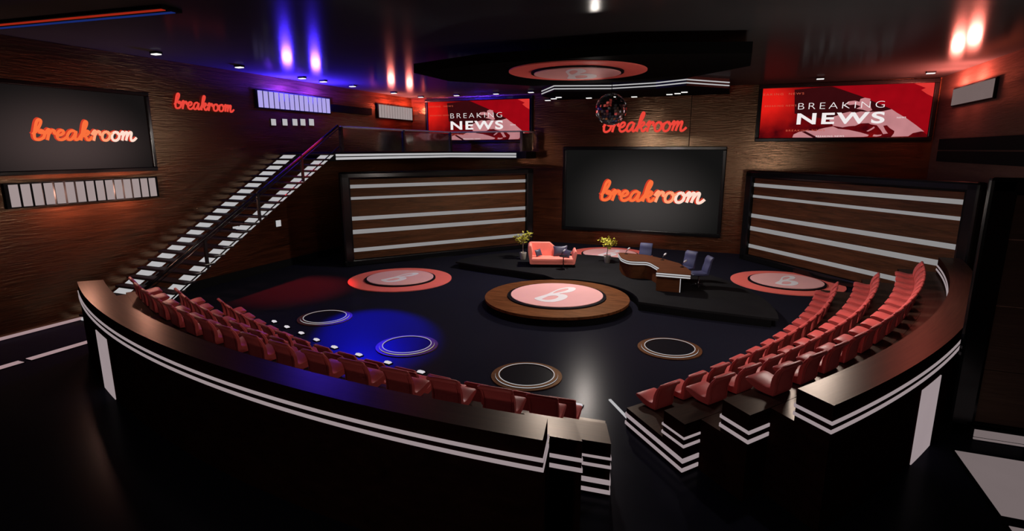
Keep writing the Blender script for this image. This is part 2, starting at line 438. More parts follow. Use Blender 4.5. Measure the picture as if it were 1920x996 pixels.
m = MB(); m.prism([(x + 5., y - 20.5) for x, y in stage_outline(0)], .215, .28); m.build('deck', 'stage', t)
m = MB(); m.prism([(x + 5., y - 20.5) for x, y in stage_outline(.18)], 0, .215); m.build('plinth', 'black', t)

t = thing('round_platform', 'round walnut platform with a pink disc in front of the stage', 'platform', (PC[0], PC[1], 0))
m = MB(); m.lathe([(PRAD - .06, 0), (PRAD - .06, .22)], 96, smooth=False); m.build('plinth', 'black', t)
m = MB(); m.lathe([(PRAD, .22), (PRAD, .30)], 96, smooth=False); m.build('deck', 'disc', t)
m = MB(); m.lathe([(1.61, .30), (1.61, .335)], 96, (-.02, .06, 0), smooth=False); m.build('rim', 'rim', t)
m = MB(); m.lathe([(1.50, .335), (1.50, .355)], 96, (-.02, .08, 0), smooth=False); m.build('inner_disc', 'disc_pink', t)
letter_b(1., .3555, .362).build('letter', 'disc_white', t, loc=(-.02, .08, 0))

# ------------------------------------------------------------------ floor rings
RING = [(-11.234, 12.715, 'nearest the stairs'), (-7.604, 11.558, 'in the blue light pool'), (-4.05, 10.898, 'nearest the aisle between the seats'), (-1.274, 13.909, 'nearest the right seating bank')]
for x, y, w in RING:
    t = thing('floor_ring', 'round walnut floor ring with a thin white light circle, %s' % w, 'floor ring', (x, y, 0), 0, 'lit rings set on the floor')
    m = MB(); m.lathe([(.60, 0), (.797, 0), (.797, .025), (.60, .025), (.60, 0)], 80, smooth=False); m.build('rim', 'ring', t)
    m = MB(); m.lathe([(.60, .025), (.70, .025), (.70, .06), (.60, .06), (.60, .025)], 80, smooth=False); m.build('step', 'ring', t)
    m = MB(); m.lathe([(.612, 0), (.612, .045)], 80, smooth=False); m.build('centre_plate', 'rim', t)
    m = MB(); m.lathe([(.612, .045), (.63, .045), (.63, .066), (.612, .066), (.612, .045)], 80, smooth=False)
    m.lathe([(.700, .035), (.704, .035), (.704, .05), (.700, .05), (.700, .035)], 80, smooth=False); m.build('light_circle', 'ledw', t)

# ------------------------------------------------------------------ seating banks
Z1, Z2, Z3, ZP = .371, .861, 1.357, 1.835
def bank(name, label, C, sgn, radii, ang, drift, panel):
    """radii: dict of ring radii; ang: dict ring -> (near angle, far angle) in degrees"""
    org = (C[0] + radii['Co'] * math.cos(R(ang['Co'][0])), C[1] + radii['Co'] * math.sin(R(ang['Co'][0])), 0)
    t = thing(name, label, 'seating bank', org)
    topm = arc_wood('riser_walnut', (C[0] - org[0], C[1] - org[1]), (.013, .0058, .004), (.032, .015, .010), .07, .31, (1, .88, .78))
    def pt(key, f, dr=0., dang=0.):
        a0, a1 = ang[key]; a = a0 + (a1 - a0) * f; r = radii[key] - drift * f + dr
        a += dang
        return (C[0] + r * math.cos(R(a)) - org[0], C[1] + r * math.sin(R(a)) - org[1])
    N = 48
    def block(nm, ki, ko, z0, z1):
        q = MB(); F = [k / N for k in range(N + 1)]
        I = [pt(ki, f) for f in F]; O = [pt(ko, f) for f in F]
        vs = [(*p, z0) for p in I] + [(*p, z0) for p in O] + [(*p, z1) for p in I] + [(*p, z1) for p in O]
        n = N + 1; top = []; sd = []
        for k in range(N):
            top.append((2 * n + k, 3 * n + k, 3 * n + k + 1, 2 * n + k + 1) if sgn > 0 else (2 * n + k, 2 * n + k + 1, 3 * n + k + 1, 3 * n + k))
            sd += [(n + k, n + k + 1, 3 * n + k + 1, 3 * n + k), (k + 1, k, 2 * n + k, 2 * n + k + 1), (k, k + 1, n + k + 1, n + k)]
        sd += [(0, n, 3 * n, 2 * n), (n - 1, 2 * n - 1 + n * 2 - n, 4 * n - 1, 3 * n - 1) if False else (n - 1, 3 * n - 1, 4 * n - 1, 2 * n - 1)]
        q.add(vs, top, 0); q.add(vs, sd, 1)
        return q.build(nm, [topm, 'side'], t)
    block('front_tier', 'A1', 'Ao', 0, Z1)
    block('middle_tier', 'Ai', 'Ao', Z1, Z2)
    block('back_base', 'Ao2', 'Bo', 0, Z2 - .004)
    block('back_tier', 'Bi', 'Bo', Z2 - .004, Z3)
    block('parapet_base', 'Bo2', 'Co', 0, Z3 - .004)
    block('parapet', 'Ci', 'Co', Z3 - .004, ZP)
    def strip(ki, ko, zz, ends=True, inner=True, outer=True):
        """thin light lines wrapping a block: outer face, near end, inner face"""
        q = MB(); e = .012; N2 = 48
        for z0, z1 in zz:
            path = []
            if outer: path += [(pt(ko, k / N2, e)) for k in range(N2, -1, -1)]
            else: path += [pt(ko, 0, e)]
            sa = -1 if sgn > 0 else 1
            dn = (.012 / 24) * 180 / PI * sa
            path += [pt(ko, 0, e, dn), pt(ki, 0, -e, dn)]
            if inner: path += [pt(ki, k / N2, -e) for k in range(0, N2 + 1)]
            vs = [(*p, z0) for p in path] + [(*p, z1) for p in path]; n = len(path)
            q.add(vs, [(i, i + 1, n + i + 1, n + i) for i in range(n - 1)])
            # give the line thickness: a second skin just inside
            def ins(p, d):
                return p
        return q
    def thick(o):
        md = o.modifiers.new('thickness', 'SOLIDIFY'); md.thickness = .016; md.offset = 0.
    thick(strip('Ci', 'Co', ((1.572, 1.618), (1.452, 1.500))).build('light_strip', 'ledp', t))
    thick(strip('Bi', 'Bo', ((1.070, 1.120), (.925, .980))).build('light_strip', 'ledp', t))
    thick(strip('Ai', 'Ao', ((.610, .645), (.470, .515))).build('light_strip', 'ledp', t))
    thick(strip('A1', 'Ao', ((.208, .282), (.055, .116))).build('light_strip', 'ledp', t))
    a0, a1 = panel
    q = MB(); n = 6
    P = [(C[0] + (radii['Co'] - drift * (a - ang['Co'][0]) / (ang['Co'][1] - ang['Co'][0]) + .02) * math.cos(R(a)) - org[0],
          C[1] + (radii['Co'] - drift * (a - ang['Co'][0]) / (ang['Co'][1] - ang['Co'][0]) + .02) * math.sin(R(a)) - org[1]) for a in [a0 + (a1 - a0) * k / n for k in range(n + 1)]]
    Q = [(p[0] * 1., p[1] * 1.) for p in P]
    vs = [(*p, 0.01) for p in P] + [(*p, 1.30) for p in Q]
    q.add(vs, [(i, i + 1, n + 2 + i, n + 1 + i) for i in range(n)])
    thick(q.build('light_panel', 'ledp', t))
    return t
CL = (-3.284, 29.428); CR = (-19.749, 23.47)
radR = dict(Co=26.467, Ci=25.927, Bo=25.515, Bi=24.986, Ao=24.595, Ai=24.092, A1=22.977, Ao2=24.595, Bo2=25.515)
angR = dict(Co=(-37.13, -7.86), Ci=(-36.93, -8.2), Bo=(-37.76, -7.7), Bi=(-37.57, -7.75), Ao=(-38.33, -7.1), Ai=(-38.17, -7.15), A1=(-37.62, -7.25), Ao2=(-37.50, -7.7), Bo2=(-36.72, -7.86))
radL = dict(Co=24.16, Ci=23.65, Bo=23.21, Bi=22.68, Ao=22.287, Ai=21.70, A1=20.675, Ao2=22.287, Bo2=23.21)
angL = dict(Co=(-86.43, -118.37), Ci=(-86.62, -118.0), Bo=(-85.77, -118.9), Bi=(-86.3, -118.9), Ao=(-85.11, -119.1), Ai=(-85.5, -119.1), A1=(-85.9, -119.1), Ao2=(-86.5, -118.9), Bo2=(-86.82, -118.4))
bank('seating_riser', 'curved three-step walnut seating bank left of the aisle', CL, -1, radL, angL, 0., (-109.59, -111.68))
bank('seating_riser', 'curved three-step walnut seating bank right of the aisle', CR, 1, radR, angR, .15, (-30.91, -28.82))

# audience seats: one curved shell
SW = .47
def shell_strip(prof, w0=SW, mi=0):
    """closed side profile (y, z) swept across the width, edges slightly rounded"""
    q = MB(); n = len(prof); xs = [-w0 / 2, -w0 / 2 + .02, w0 / 2 - .02, w0 / 2]
    cy = sum(p[0] for p in prof) / n; cz = sum(p[1] for p in prof) / n
    vs = []
    for i, x in enumerate(xs):
        k = .0 if i in (1, 2) else .012
        for j, (y, z) in enumerate(prof):
            a = Vector(prof[j - 1]); b = Vector(prof[(j + 1) % n]); d = (b - a)
            d = Vector((d.y, -d.x)).normalized() if d.length > 0 else Vector((0, 0))
            vs.append((x, y - d.x * k, z - d.y * k))
    fs = []
    for i in range(3):
        for j in range(n):
            j2 = (j + 1) % n; fs.append((i * n + j, i * n + j2, (i + 1) * n + j2, (i + 1) * n + j))
    q.add(vs, fs, mi, True)
    tri = _tess(prof)
    q.add(vs[:n], [tt[::-1] for tt in tri], mi); q.add(vs[3 * n:], tri, mi)
    return q
def smooth_profile(P, n=3): return [(v.x, v.y) for v in spline([(a, b, 0) for a, b in P], n, True)]
seat_prof = smooth_profile([(.00, .012), (.14, .004), (.27, .02), (.38, .07), (.455, .105), (.475, .135), (.45, .165), (.37, .172), (.26, .150), (.14, .128), (.055, .135), (.015, .09)])
back_prof = smooth_profile([(y, z * 1.06) for y, z in [(.012, .008), (.05, .10), (.048, .22), (.022, .31), (-.025, .40), (-.085, .465), (-.12, .48), (-.125, .455), (-.09, .39), (-.055, .32), (-.035, .20), (-.035, .09), (-.02, .02)]])
def seat_proto():
    t = thing('audience_seat', 'x', 'seat')
    shell_strip(seat_prof).build('seat', 'seat', t)
    shell_strip(back_prof).build('backrest', 'seat', t)
    q = MB(); q.tube([(-SW / 2 - .012, -.122, .492), (-SW / 2 + .02, -.122, .496), (SW / 2 - .02, -.122, .496), (SW / 2 + .012, -.122, .492)], [.026, .036, .036, .026], 10)
    q.build('top_roll', 'seat', t)
    q = MB()
    side = [(-.036, .06), (-.042, .2), (-.058, .31), (-.092, .413), (-.12, .466)]
    e = SW / 2 - .035
    q.tube([(-e, y, z) for y, z in side] + [(e, y, z) for y, z in side[::-1]], .007, 6)
    q.build('piping', 'seat', t)
    return t
proto = None
rows = [('front', 21.01, -88.4, -2.138, .638, Z1, 23.312, -36.79, 1.87, .60),
        ('middle', 22.03, -88.47, -2.11, .605, Z2, 24.332, -36.45, 1.78, .575),
        ('back', 23.01, -89.34, -2.0, .58, Z3, 25.311, -36.0, 1.707, .555)]
for (nm, rl, al, dl, hl, z, rr_, ar, dr, hr) in rows:
    for side in ('left', 'right'):
        for i in range(15):
            if side == 'left': C, a, r = CL, al + dl * i + hl, rl
            else: C, a, r = CR, ar + dr * i + hr, rr_ - .15 * (i / 15) - .02 * (i / 15)
            loc = (C[0] + r * math.cos(R(a)), C[1] + r * math.sin(R(a)), z)
            lab = '%s red shell seat from the aisle in the %s row of the %s seating bank' % (ORD[i], nm, side)
            if i == 14: lab = 'last red seat from the aisle in the %s row of the %s seating bank' % (nm, side)
            if proto is None:
                proto = seat_proto(); proto.location = loc; proto.rotation_euler = (0, 0, R(a + 90)); proto['label'] = lab
                o = proto
            else: o = copy_thing(proto, loc, R(a + 90), lab)
            o['group'] = 'red seats in the %s row, %s bank' % (nm, side)

# footlights along the front of the banks
FL = [(-12.33, 11.81), (-11.61, 11.56), (-10.84, 11.29), (-10.07, 11.01), (-9.255, 10.735), (-8.34, 10.53), (-7.38, 10.37), (-6.35, 10.17), (-2.584, 9.893)]
FR = [(2.416, 19.19), (2.1, 17.92), (1.73, 16.75), (1.34, 15.59)]
def footlight(x, y, C, label, grp):
    a = math.atan2(y - C[1], x - C[0])
    t = thing('footlight', label, 'footlight', (x, y, 0), a + PI / 2, grp)
    q = MB(); q.box((0, 0, .0125), (.21, .14, .025)); q.build('base', 'black', t)
    q = MB(); q.add([(-.09, -.05, .025), (.09, -.05, .025), (.09, .05, .025), (-.09, .05, .025), (-.06, -.03, .07), (.06, -.03, .07), (.06, .05, .05), (-.06, .05, .05)],
                    [(0, 3, 2, 1), (4, 5, 6, 7), (0, 1, 5, 4), (1, 2, 6, 5), (2, 3, 7, 6), (3, 0, 4, 7)]); q.build('lens', 'foot', t)
for i, (x, y) in enumerate(FL):
    lab = '%s small white footlight from the stairs, before the left seating bank' % ORD[i] if i < 8 else 'small white footlight beside the aisle end of the left seating bank'
    footlight(x, y, CL, lab, 'footlights before the left bank')
for i, (x, y) in enumerate(FR):
    footlight(x, y, CR, '%s small white footlight from the striped panel, before the right seating bank' % ORD[i], 'footlights before the right bank')

# ------------------------------------------------------------------ screens
def frame_mb(w, h, b, d, z0=0.):
    q = MB(); y = -d / 2
    q.box((0, y, z0 + b / 2), (w, d, b), bev=min(b, d) * .2); q.box((0, y, z0 + h - b / 2), (w, d, b), bev=min(b, d) * .2)
    q.box((-w / 2 + b / 2, y, z0 + h / 2), (b, d, h - 2 * b + .01), bev=min(b, d) * .2); q.box((w / 2 - b / 2, y, z0 + h / 2), (b, d, h - 2 * b + .01), bev=min(b, d) * .2)
    return q

# handwriting: single strokes in x-height units, drawn as rounded strokes
def word_strokes():
    G = {
        'b': ([[(.0, .5), (.2, .85), (.42, 1.45), (.48, 1.9), (.36, 2.05), (.22, 1.8), (.14, 1.1), (.1, .45), (.18, .06), (.42, -.02), (.68, .2), (.74, .62), (.6, .92), (.4, .86), (.5, .7), (.8, .72)]], .78),
        'r': ([[(0, .6), (.14, .98), (.24, 1.05), (.24, .7), (.16, -.06)], [(.2, .45), (.34, .85), (.5, 1.0), (.6, .9), (.58, .72), (.66, .62), (.78, .62)]], .72),
        'e': ([[(0, .45), (.3, .5), (.48, .75), (.42, .98), (.22, .96), (.08, .65), (.08, .25), (.26, .0), (.5, .06), (.75, .35)]], .68),
        'a': ([[(.62, .82), (.45, 1.0), (.2, .85), (.06, .4), (.14, .05), (.34, .06), (.52, .4), (.66, .9), (.6, .3), (.66, .02), (.84, .12), (.98, .4)]], .92),
        'k': ([[(.0, .3), (.24, .9), (.44, 1.6), (.46, 1.98), (.34, 2.05), (.24, 1.7), (.18, 1.0), (.1, -.05)], [(.16, .4), (.36, .85), (.56, 1.0), (.64, .82), (.5, .58), (.26, .5), (.44, .36), (.56, .04), (.74, .06), (.9, .4)]], .86),
        'o': ([[(.42, 1.0), (.16, .86), (.06, .45), (.16, .06), (.4, .0), (.6, .25), (.62, .68), (.46, .98), (.52, .78), (.7, .72), (.86, .86)]], .74),
        'm': ([[(.0, .7), (.12, 1.0), (.2, .98), (.2, .6), (.14, .0)], [(.18, .45), (.34, .85), (.48, 1.0), (.54, .85), (.5, .4), (.46, .0)], [(.5, .4), (.66, .85), (.82, 1.0), (.88, .85), (.84, .35), (.9, .02), (1.1, .06), (1.32, .38)]], 1.3)}
    out = []; x = 0
    for idx, ch in enumerate('breakroom'):
        st, adv = G[ch]
        for s_ in st: out.append((idx, [(x + px + .12 * py, py) for px, py in s_]))
        x += adv
    return out, x + .3
def word_mb(width, height, rad, depth, y0=0., mats=None, dx=0., dz=0., r_scale=1.):
    st, tot = word_strokes(); q = MB(); kx = width / tot; kz = height / 2.12
    for idx, s_ in st:
        pts = spline([(dx + px * kx - width / 2, y0, dz + pz * kz) for px, pz in s_], 6)
        q.tube(pts, rad * r_scale, 10, mi=(mats(idx) if mats else 0), flat=((0, 1, 0), depth / rad))
    return q

def neon_screen(label, loc, rz, w, h, b, wx, wz, ww, wh, glow_c, glow_e):
    t = thing('display_screen', label, 'screen', loc, rz, 'big dark screens with glowing script')
    frame_mb(w, h, b, .16).build('frame', 'gloss', t)
    q = MB(); q.box((0, -.05, h / 2), (w - 2 * b + .02, .06, h - 2 * b + .02))
    q.build('panel', screen_mat('dark_picture', glow_c, glow_e, wx * .3, wz - .12, w * .55, h * .72), t)
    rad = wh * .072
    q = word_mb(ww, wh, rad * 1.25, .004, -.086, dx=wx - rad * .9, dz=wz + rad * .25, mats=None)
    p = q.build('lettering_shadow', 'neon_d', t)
    q = word_mb(ww, wh, rad, .004, -.094, dx=wx, dz=wz, mats=lambda i: 0 if i < 5 else (1 if i == 5 or i == 6 else 2))
    q.build('lettering', ['neon_o', 'neon_m', 'neon_w'], t)
    return t
# stage screen
neon_screen('big dark screen with glowing orange script in the middle behind the desk', (-4.5875, VB, .755), 0, 8.07, 4.38, .17, .68, 1.66, 5.35, 1.02, (.052, .046, .044), (.0065, .0062, .006))
# left wall screen: right edge at v 12.75
neon_screen('big dark screen with glowing orange script on the left wall', (UL, 9.95, 4.315), PI / 2, 5.6, 2.47, .12, .88, .95, 2.95, .55, (.062, .042, .04), (.008, .0065, .0065))

def script_sign(label, loc, rz, w, h):
    q = word_mb(w, h, h * .062, .035, -.05)
    o = q.build('script_sign', 'sign', loc=loc, rz=rz)
    return tag(o, label, 'sign', 'red script signs on the walls')
script_sign('red script sign on the back wall above the stage screen', (-4.47, VB, 5.88), 0, 4.25, .93)
script_sign('red script sign on the left wall above the stairs', (UL, 14.93, 6.375), PI / 2, 2.50, .50)

# red news screens
def txt_mesh(body, size, bold=0., spacing=1.):
    cu = bpy.data.curves.new('txt', 'FONT'); cu.body = body; cu.size = size; cu.offset = bold; cu.space_character = spacing
    ob = bpy.data.objects.new('txt', cu); COL.objects.link(ob)
    dg = bpy.context.evaluated_depsgraph_get(); me = bpy.data.meshes.new_from_object(ob.evaluated_get(dg))
    vs = [v.co.copy() for v in me.vertices]; fs = [list(p.vertices) for p in me.polygons]
    bpy.data.objects.remove(ob); bpy.data.curves.remove(cu); bpy.data.meshes.remove(me)
    return vs, fs
# outline points were read in a view of the right-hand screen; map them to the unit picture
_TL, _TR, _BR, _BL = Vector((162, 170)), Vector((1770, 105)), Vector((1690, 662)), Vector((120, 672))
def unit(p):
    x, y = p; u, v = .5, .5
    for _ in range(12):
        a = _BL.lerp(_BR, u); b = _TL.lerp(_TR, u)
        e = Vector((x, y)) - a.lerp(b, v)
        du = (_BR - _BL).lerp(_TR - _TL, v); dv = b - a
        det = du.x * dv.y - du.y * dv.x
        u += (e.x * dv.y - e.y * dv.x) / det; v += (du.x * e.y - du.y * e.x) / det
    return min(1, max(0, u)), min(1, max(0, v))
EUROPE = [(815, 490), (860, 450), (890, 440), (930, 420), (1010, 400), (1060, 412), (1110, 398), (1180, 402), (1290, 400), (1350, 385), (1390, 375), (1440, 415), (1520, 470), (1600, 540),
          (1668, 606), (1640, 604), (1570, 622), (1530, 655), (1380, 660), (1405, 625), (1410, 600), (1370, 570), (1345, 540), (1312, 545), (1330, 590), (1352, 625), (1310, 632), (1290, 590), (1255, 540), (1200, 530),
          (1180, 518), (1110, 520), (1060, 545), (1000, 550), (940, 562), (850, 545), (845, 520)]
NORTH = [(1000, 295), (1060, 288), (1100, 300), (1110, 270), (1150, 258), (1200, 268), (1198, 320), (1205, 362), (1216, 384), (1180, 400), (1130, 380), (1070, 370), (1112, 345), (1060, 325), (1010, 332), (972, 320)]
AFRICA = [(458, 666), (470, 635), (520, 610), (600, 592), (690, 598), (720, 580), (780, 565), (850, 552), (900, 576), (1000, 588), (1100, 612), (1182, 640), (1170, 655), (1130, 660), (700, 668), (560, 604), (548, 606), (660, 668)]
EGYPT = [(1215, 655), (1225, 635), (1260, 640), (1300, 635), (1290, 650), (1250, 658)]
ISLE = [(1160, 600), (1200, 575), (1230, 553), (1236, 566), (1205, 590), (1175, 605)]
DIAG = [(480, 178), (830, 145), (1110, 240), (1390, 375), (1000, 520), (480, 420)]
RIGHT = [(850, 142), (1768, 106), (1692, 640), (1390, 375), (1110, 240)]
CLOUD = [(1590, 115), (1640, 108), (1768, 108), (1752, 250), (1700, 222), (1650, 180), (1690, 160)]
STRIPE = [(560, 604), (585, 600), (705, 667), (660, 668)]
def news_screen(label, loc, w, h, b):
    t = thing('news_screen', label, 'screen', loc, 0, 'red news screens on the back wall')
    frame_mb(w, h, b, .16).build('frame', 'gloss', t)
    iw, ih = w - 2 * b, h - 2 * b
    q = MB(); q.box((0, -.05, h / 2), (iw + .02, .06, ih + .02), mi=0)
    def poly(P, mi, lay):
        pts = [unit(p) for p in P]; pts = [(-iw / 2 + u * iw, b + v * ih) for u, v in pts]
        if _area(pts) < 0: pts = pts[::-1]
        q.add([(x, -.081 - .0015 * lay, z) for x, z in pts], _tess(pts), mi)
    poly(RIGHT, 1, 1); poly(DIAG, 2, 2); poly(CLOUD, 3, 2)
    for P in (EUROPE, NORTH, AFRICA, EGYPT, ISLE): poly(P, 4, 3)
    poly(STRIPE, 2, 4)
    def word(body, x0, x1, z0, size_h, bold, mi, lay, spacing=1.):
        vs, fs = txt_mesh(body, 1., bold, spacing)
        mx = max(v.x for v in vs); mn = min(v.x for v in vs); my = max(v.y for v in vs); mny = min(v.y for v in vs)
        q.add([(-iw / 2 + iw * (x0 + (x1 - x0) * (v.x - mn) / (mx - mn)), -.081 - .0015 * lay, b + ih * (z0 + size_h * (v.y - mny) / (my - mny))) for v in vs], fs, mi)
    word('BREAKING', .232, .742, .565, .125, -.018, 5, 6, 1.35)
    word('NEWS', .232, .752, .265, .225, .028, 5, 6, 1.2)
    word('EAKING  NEWS', .005, .26, .86, .04, 0, 6, 5, 1.3)
    word('BREAKING NEWS', .02, .22, .63, .035, 0, 6, 5, 1.3)
    word('BREAKING NEWS', .17, .41, .13, .035, 0, 6, 5, 1.3)
    word('BREAKING NEWS', .36, .53, .012, .03, 0, 5, 5, 1.3)
    word('NEWS', .82, .87, .355, .03, 0, 5, 6, 1.2)
    q.build('picture', ['news_bg', 'news_red', 'news_dark', 'news_hot', 'news_map', 'news_text', 'news_faint'], t)
    return t
news_screen('red news screen on the back wall behind the gallery railing', (-13.65, VB, 5.345), 6.55, 2.46, .17)
news_screen('red news screen high on the back wall above the right striped panel', (4.02, VB, 5.34), 6.82, 2.53, .17)

# ------------------------------------------------------------------ slatted light boxes on the walls
def slat_box(label, loc, rz, w, h, n, mat, lamps=True):
    t = thing('slatted_light_box', label, 'light box', loc, rz, 'slatted light boxes on the walls')
    q = MB(); q.box((0, -.044, h / 2), (w, .08, h)); q.build('frame', 'black', t)
    q = MB(); p = (w - .12) / n
    for k in range(n): q.box((-w / 2 + .06 + p * (k + .5), -.10, h / 2), (p * .74, .03, h - .08))
    q.build('slats', mat, t)
    return t
slat_box('wide light box with glowing white slats under the left wall screen', (UL, 10.62, 3.45), PI / 2, 4.2, .67, 15, 'slat')
slat_box('light box with violet glowing slats above the stairs', (UL, 19.38, 6.6), PI / 2, 4.38, .72, 15, 'slatb')
slat_box('light box with dim pinkish slats on the left wall near the back corner', (UL, 26.95, 6.615), PI / 2, 3.4, .745, 13, 'slat')
slat_box('light box with dim red-lit slats on the right wall', (UR, 24.83, 6.6), -PI / 2, 3.9, .67, 26, 'slatr')

# square wall lights
for i, (v0, v1, z0, z1) in enumerate([(17.913, 18.154, 5.965, 6.22), (18.534, 18.789, 5.985, 6.25), (19.107, 19.374, 6.005, 6.278), (19.581, 19.86, 6.024, 6.30), (20.11, 20.401, 6.044, 6.327)]):
    t = thing('square_wall_light', '%s from the left of five small square lights on the left wall above the stairs' % ORD[i], 'wall light', (UL, (v0 + v1) / 2, z0), PI / 2, 'five square lights above the stairs')
    q = MB(); q.box((0, -.015, (z1 - z0) / 2), (v1 - v0 + .03, .03, z1 - z0 + .03)); q.build('housing', 'black', t)
    q = MB(); q.box((0, -.04, (z1 - z0) / 2), (v1 - v0, .02, z1 - z0)); q.build('lens', 'ledw', t)
for i, (v, z, w) in enumerate([(15.65, 1.95, 'seen through the stair treads, far end'), (16.2, 1.90, 'seen through the stair treads, stage end'), (17.82, 1.93, 'below the stairs, clear of the treads')]):
    t = thing('square_wall_light', 'small square light low on the wall, %s' % w, 'wall light', (UL, v, z - .13), PI / 2, 'square lights under the stairs')
    q = MB(); q.box((0, -.015, .13), (.29, .03, .29)); q.build('housing', 'black', t)
    q = MB(); q.box((0, -.04, .13), (.26, .02, .26)); q.build('lens', 'ledw', t)

# ------------------------------------------------------------------ striped panels
STR = [(3.37, 3.52), (2.885, 3.0), (1.99, 2.155), (1.40, 1.585), (.61, .77)]
def striped_panel(label, p0, p1, h=4.06):
    an = math.atan2(p1[1] - p0[1], p1[0] - p0[0]); L = math.hypot(p1[0] - p0[0], p1[1] - p0[1])
    t = thing('striped_panel', label, 'wall panel', (*p0, 0), an, 'free-standing striped panels')
    fx, fz = .42, .29
    q = MB(); d = .34
    q.box((L / 2, d / 2 - .1, fz / 2 - .005), (L, d, fz), bev=.06); q.box((L / 2, d / 2 - .1, h - fz / 2 - .01), (L, d, fz + .02), bev=.08)
    q.box((fx / 2, d / 2 - .1, h / 2), (fx, d, h), bev=.08); q.box((L - fx / 2, d / 2 - .1, h / 2), (fx, d, h), bev=.08)
    q.build('frame', 'gloss', t)
    q = MB(); q.box((L / 2, .10, h / 2), (L - 2 * fx + .06, .08, h - 2 * fz + .06)); q.build('wood_panel', 'panelwood', t)
    for z0, z1 in STR:
        q = MB(); q.box((L / 2, .05, (z0 + z1) / 2), (L - 2 * fx + .02, .03, z1 - z0)); q.build('light_strip', 'led', t)
    return t
striped_panel('big walnut panel with five white light stripes standing between stairs and stage', (-15.474, 18.975), (-9.62, 26.64))
striped_panel('big walnut panel with five white light stripes standing behind the right seating bank', (.418, 27.454), (6.622, 20.075))

# dark panel close on the right
t = thing('framed_partition', 'tall black-framed dark partition close on the right beside the seating bank', 'partition', (3.85, 11.37, 0))
q = MB(); q.box((.19, .07, 2.275), (.38, .14, 4.55), bev=.05); q.box((1.82, .07, 4.41), (3.64, .14, .28), bev=.06); q.box((1.82, .07, .14), (3.64, .14, .28), bev=.06); q.box((3.46, .07, 2.275), (.36, .14, 4.55), bev=.07)
q.build('frame', 'gloss', t)
q = MB()
for z0, z1 in ((.26, 1.25), (1.26, 2.39), (2.405, 3.53), (3.545, 4.30)): q.box((1.82, .09, (z0 + z1) / 2), (2.94, .06, z1 - z0))
q.build('wood_panel', 'wallR', t)
t = thing('floor_light_bar', 'low white light bar at the foot of the dark partition on the right', 'light bar', (4.545, 11.25, 0))
q = MB(); q.box((0, .06, .12), (.80, .1, .24)); q.build('housing', 'black', t)
q = MB(); q.box((0, 0, .135), (.70, .03, .13)); q.box((0, 0, .035), (.70, .03, .03)); q.build('lens', 'ledd', t)
for i, (y0, y1, w) in enumerate([(8.83, 10.65, 'before the dark partition on the right'), (6.4, 8.59, 'cut off by the lower right corner of the picture')]):
    t = thing('floor_light_panel', 'big pale glowing floor panel %s' % w, 'floor light', (4.6, (y0 + y1) / 2, 0), 0, 'glowing floor panels on the right')
    q = MB(); q.box((0, 0, .01), (1.8, y1 - y0 + .06, .02)); q.build('frame', 'black', t)
    q = MB(); q.box((0, 0, .022), (1.68, y1 - y0, .012)); q.build('lens', 'ledd', t)

# floor and wall-foot light lines
q = MB(); q.box((0, -.076, .065), (12.4, .04, .075))
tag(q.build('light_line', 'ledstripe', loc=(UL, 4.6, 0), rz=PI / 2), 'thin pink light line along the foot of the left wall', 'light line')
for (v0, v1, w) in [(7.31, 9.3, 'running up to the left seating bank'), (3.5, 7.157, 'nearer the camera, at the left picture edge')]:
    t = thing('floor_light_line', 'pink light line in the floor at the left, %s' % w, 'light line', (-15.6, (v0 + v1) / 2, 0), 0, 'pink light lines in the floor')
    q = MB(); q.box((0, 0, .006), (.30, v1 - v0 + .04, .012)); q.build('base', 'black', t)
    q = MB(); q.box((0, 0, .014), (.24, v1 - v0, .01)); q.build('lens', 'ledstripe', t)
q = MB(); d = Vector((2.16 - 1.95, 9.64 - 10.41)); 
a = Vector((-2.06, 10.41)); b_ = Vector((-1.56, 9.73))
L = (b_ - a).length; an = math.atan2(b_.y - a.y, b_.x - a.x)
q.box((0, 0, .012), (L, .05, .024))
tag(q.build('aisle_light_line', 'ledw', loc=((a.x + b_.x) / 2, (a.y + b_.y) / 2, 0), rz=an), 'short white light line on the floor in the aisle before the right bank', 'light line')
# colour-fringed light streak at the upper left, imitated by glowing red and blue bars
t = thing('ceiling_streak', 'dim red and blue light streak imitated by glowing bars on the ceiling, upper left corner', 'light line', (-15.0, 8.48, ZC - .05), R(5))
q = MB(); q.box((0, 0, .02), (7.6, .5, .06)); q.build('housing', 'black', t)
q = MB(); q.box((0, -.12, -.015), (7.4, .10, .02)); q.build('lens', glow('streak_fringe_red', (.30, .016, .006)), t)
q = MB(); q.box((0, .12, -.015), (7.4, .10, .02)); q.build('lens', glow('streak_fringe_blue', (.008, .02, .13)), t)

# ------------------------------------------------------------------ downlights
DL = [(-16.66, 12.378, 'L'), (-16.586, 15.384, 'L'), (-16.78, 18.669, 'L'), (-16.75, 19.898, 'L'), (-16.745, 21.852, 'L'), (-16.754, 25.209, 'L'), (-16.65, 27.685, 'L'),
      (-14.37, 27.589, 'B'), (-12.042, 27.571, 'B'), (-10.06, 27.468, 'B'), (2.847, 26.767, 'R'), (6.512, 26.389, 'R')]
DS = [(-9.30, 27.9), (-8.72, 27.1), (-8.28, 26.5), (-7.02, 27.4), (-4.86, 27.6), (-3.165, 27.0), (-2.777, 26.7), (-2.44, 26.2)]
cnt = {'L': 0, 'B': 0, 'R': 0}
def downlight(x, y, z, label, grp, size=.26):
    t = thing('downlight', label, 'downlight', (x, y, z), 0, grp)
    q = MB(); q.box((0, 0, -.03), (size + .04, size * .6 + .04, .06)); q.build('housing', 'black', t)
    q = MB(); q.box((0, 0, -.075), (size, size * .6, .03)); q.build('lens', 'spot', t)
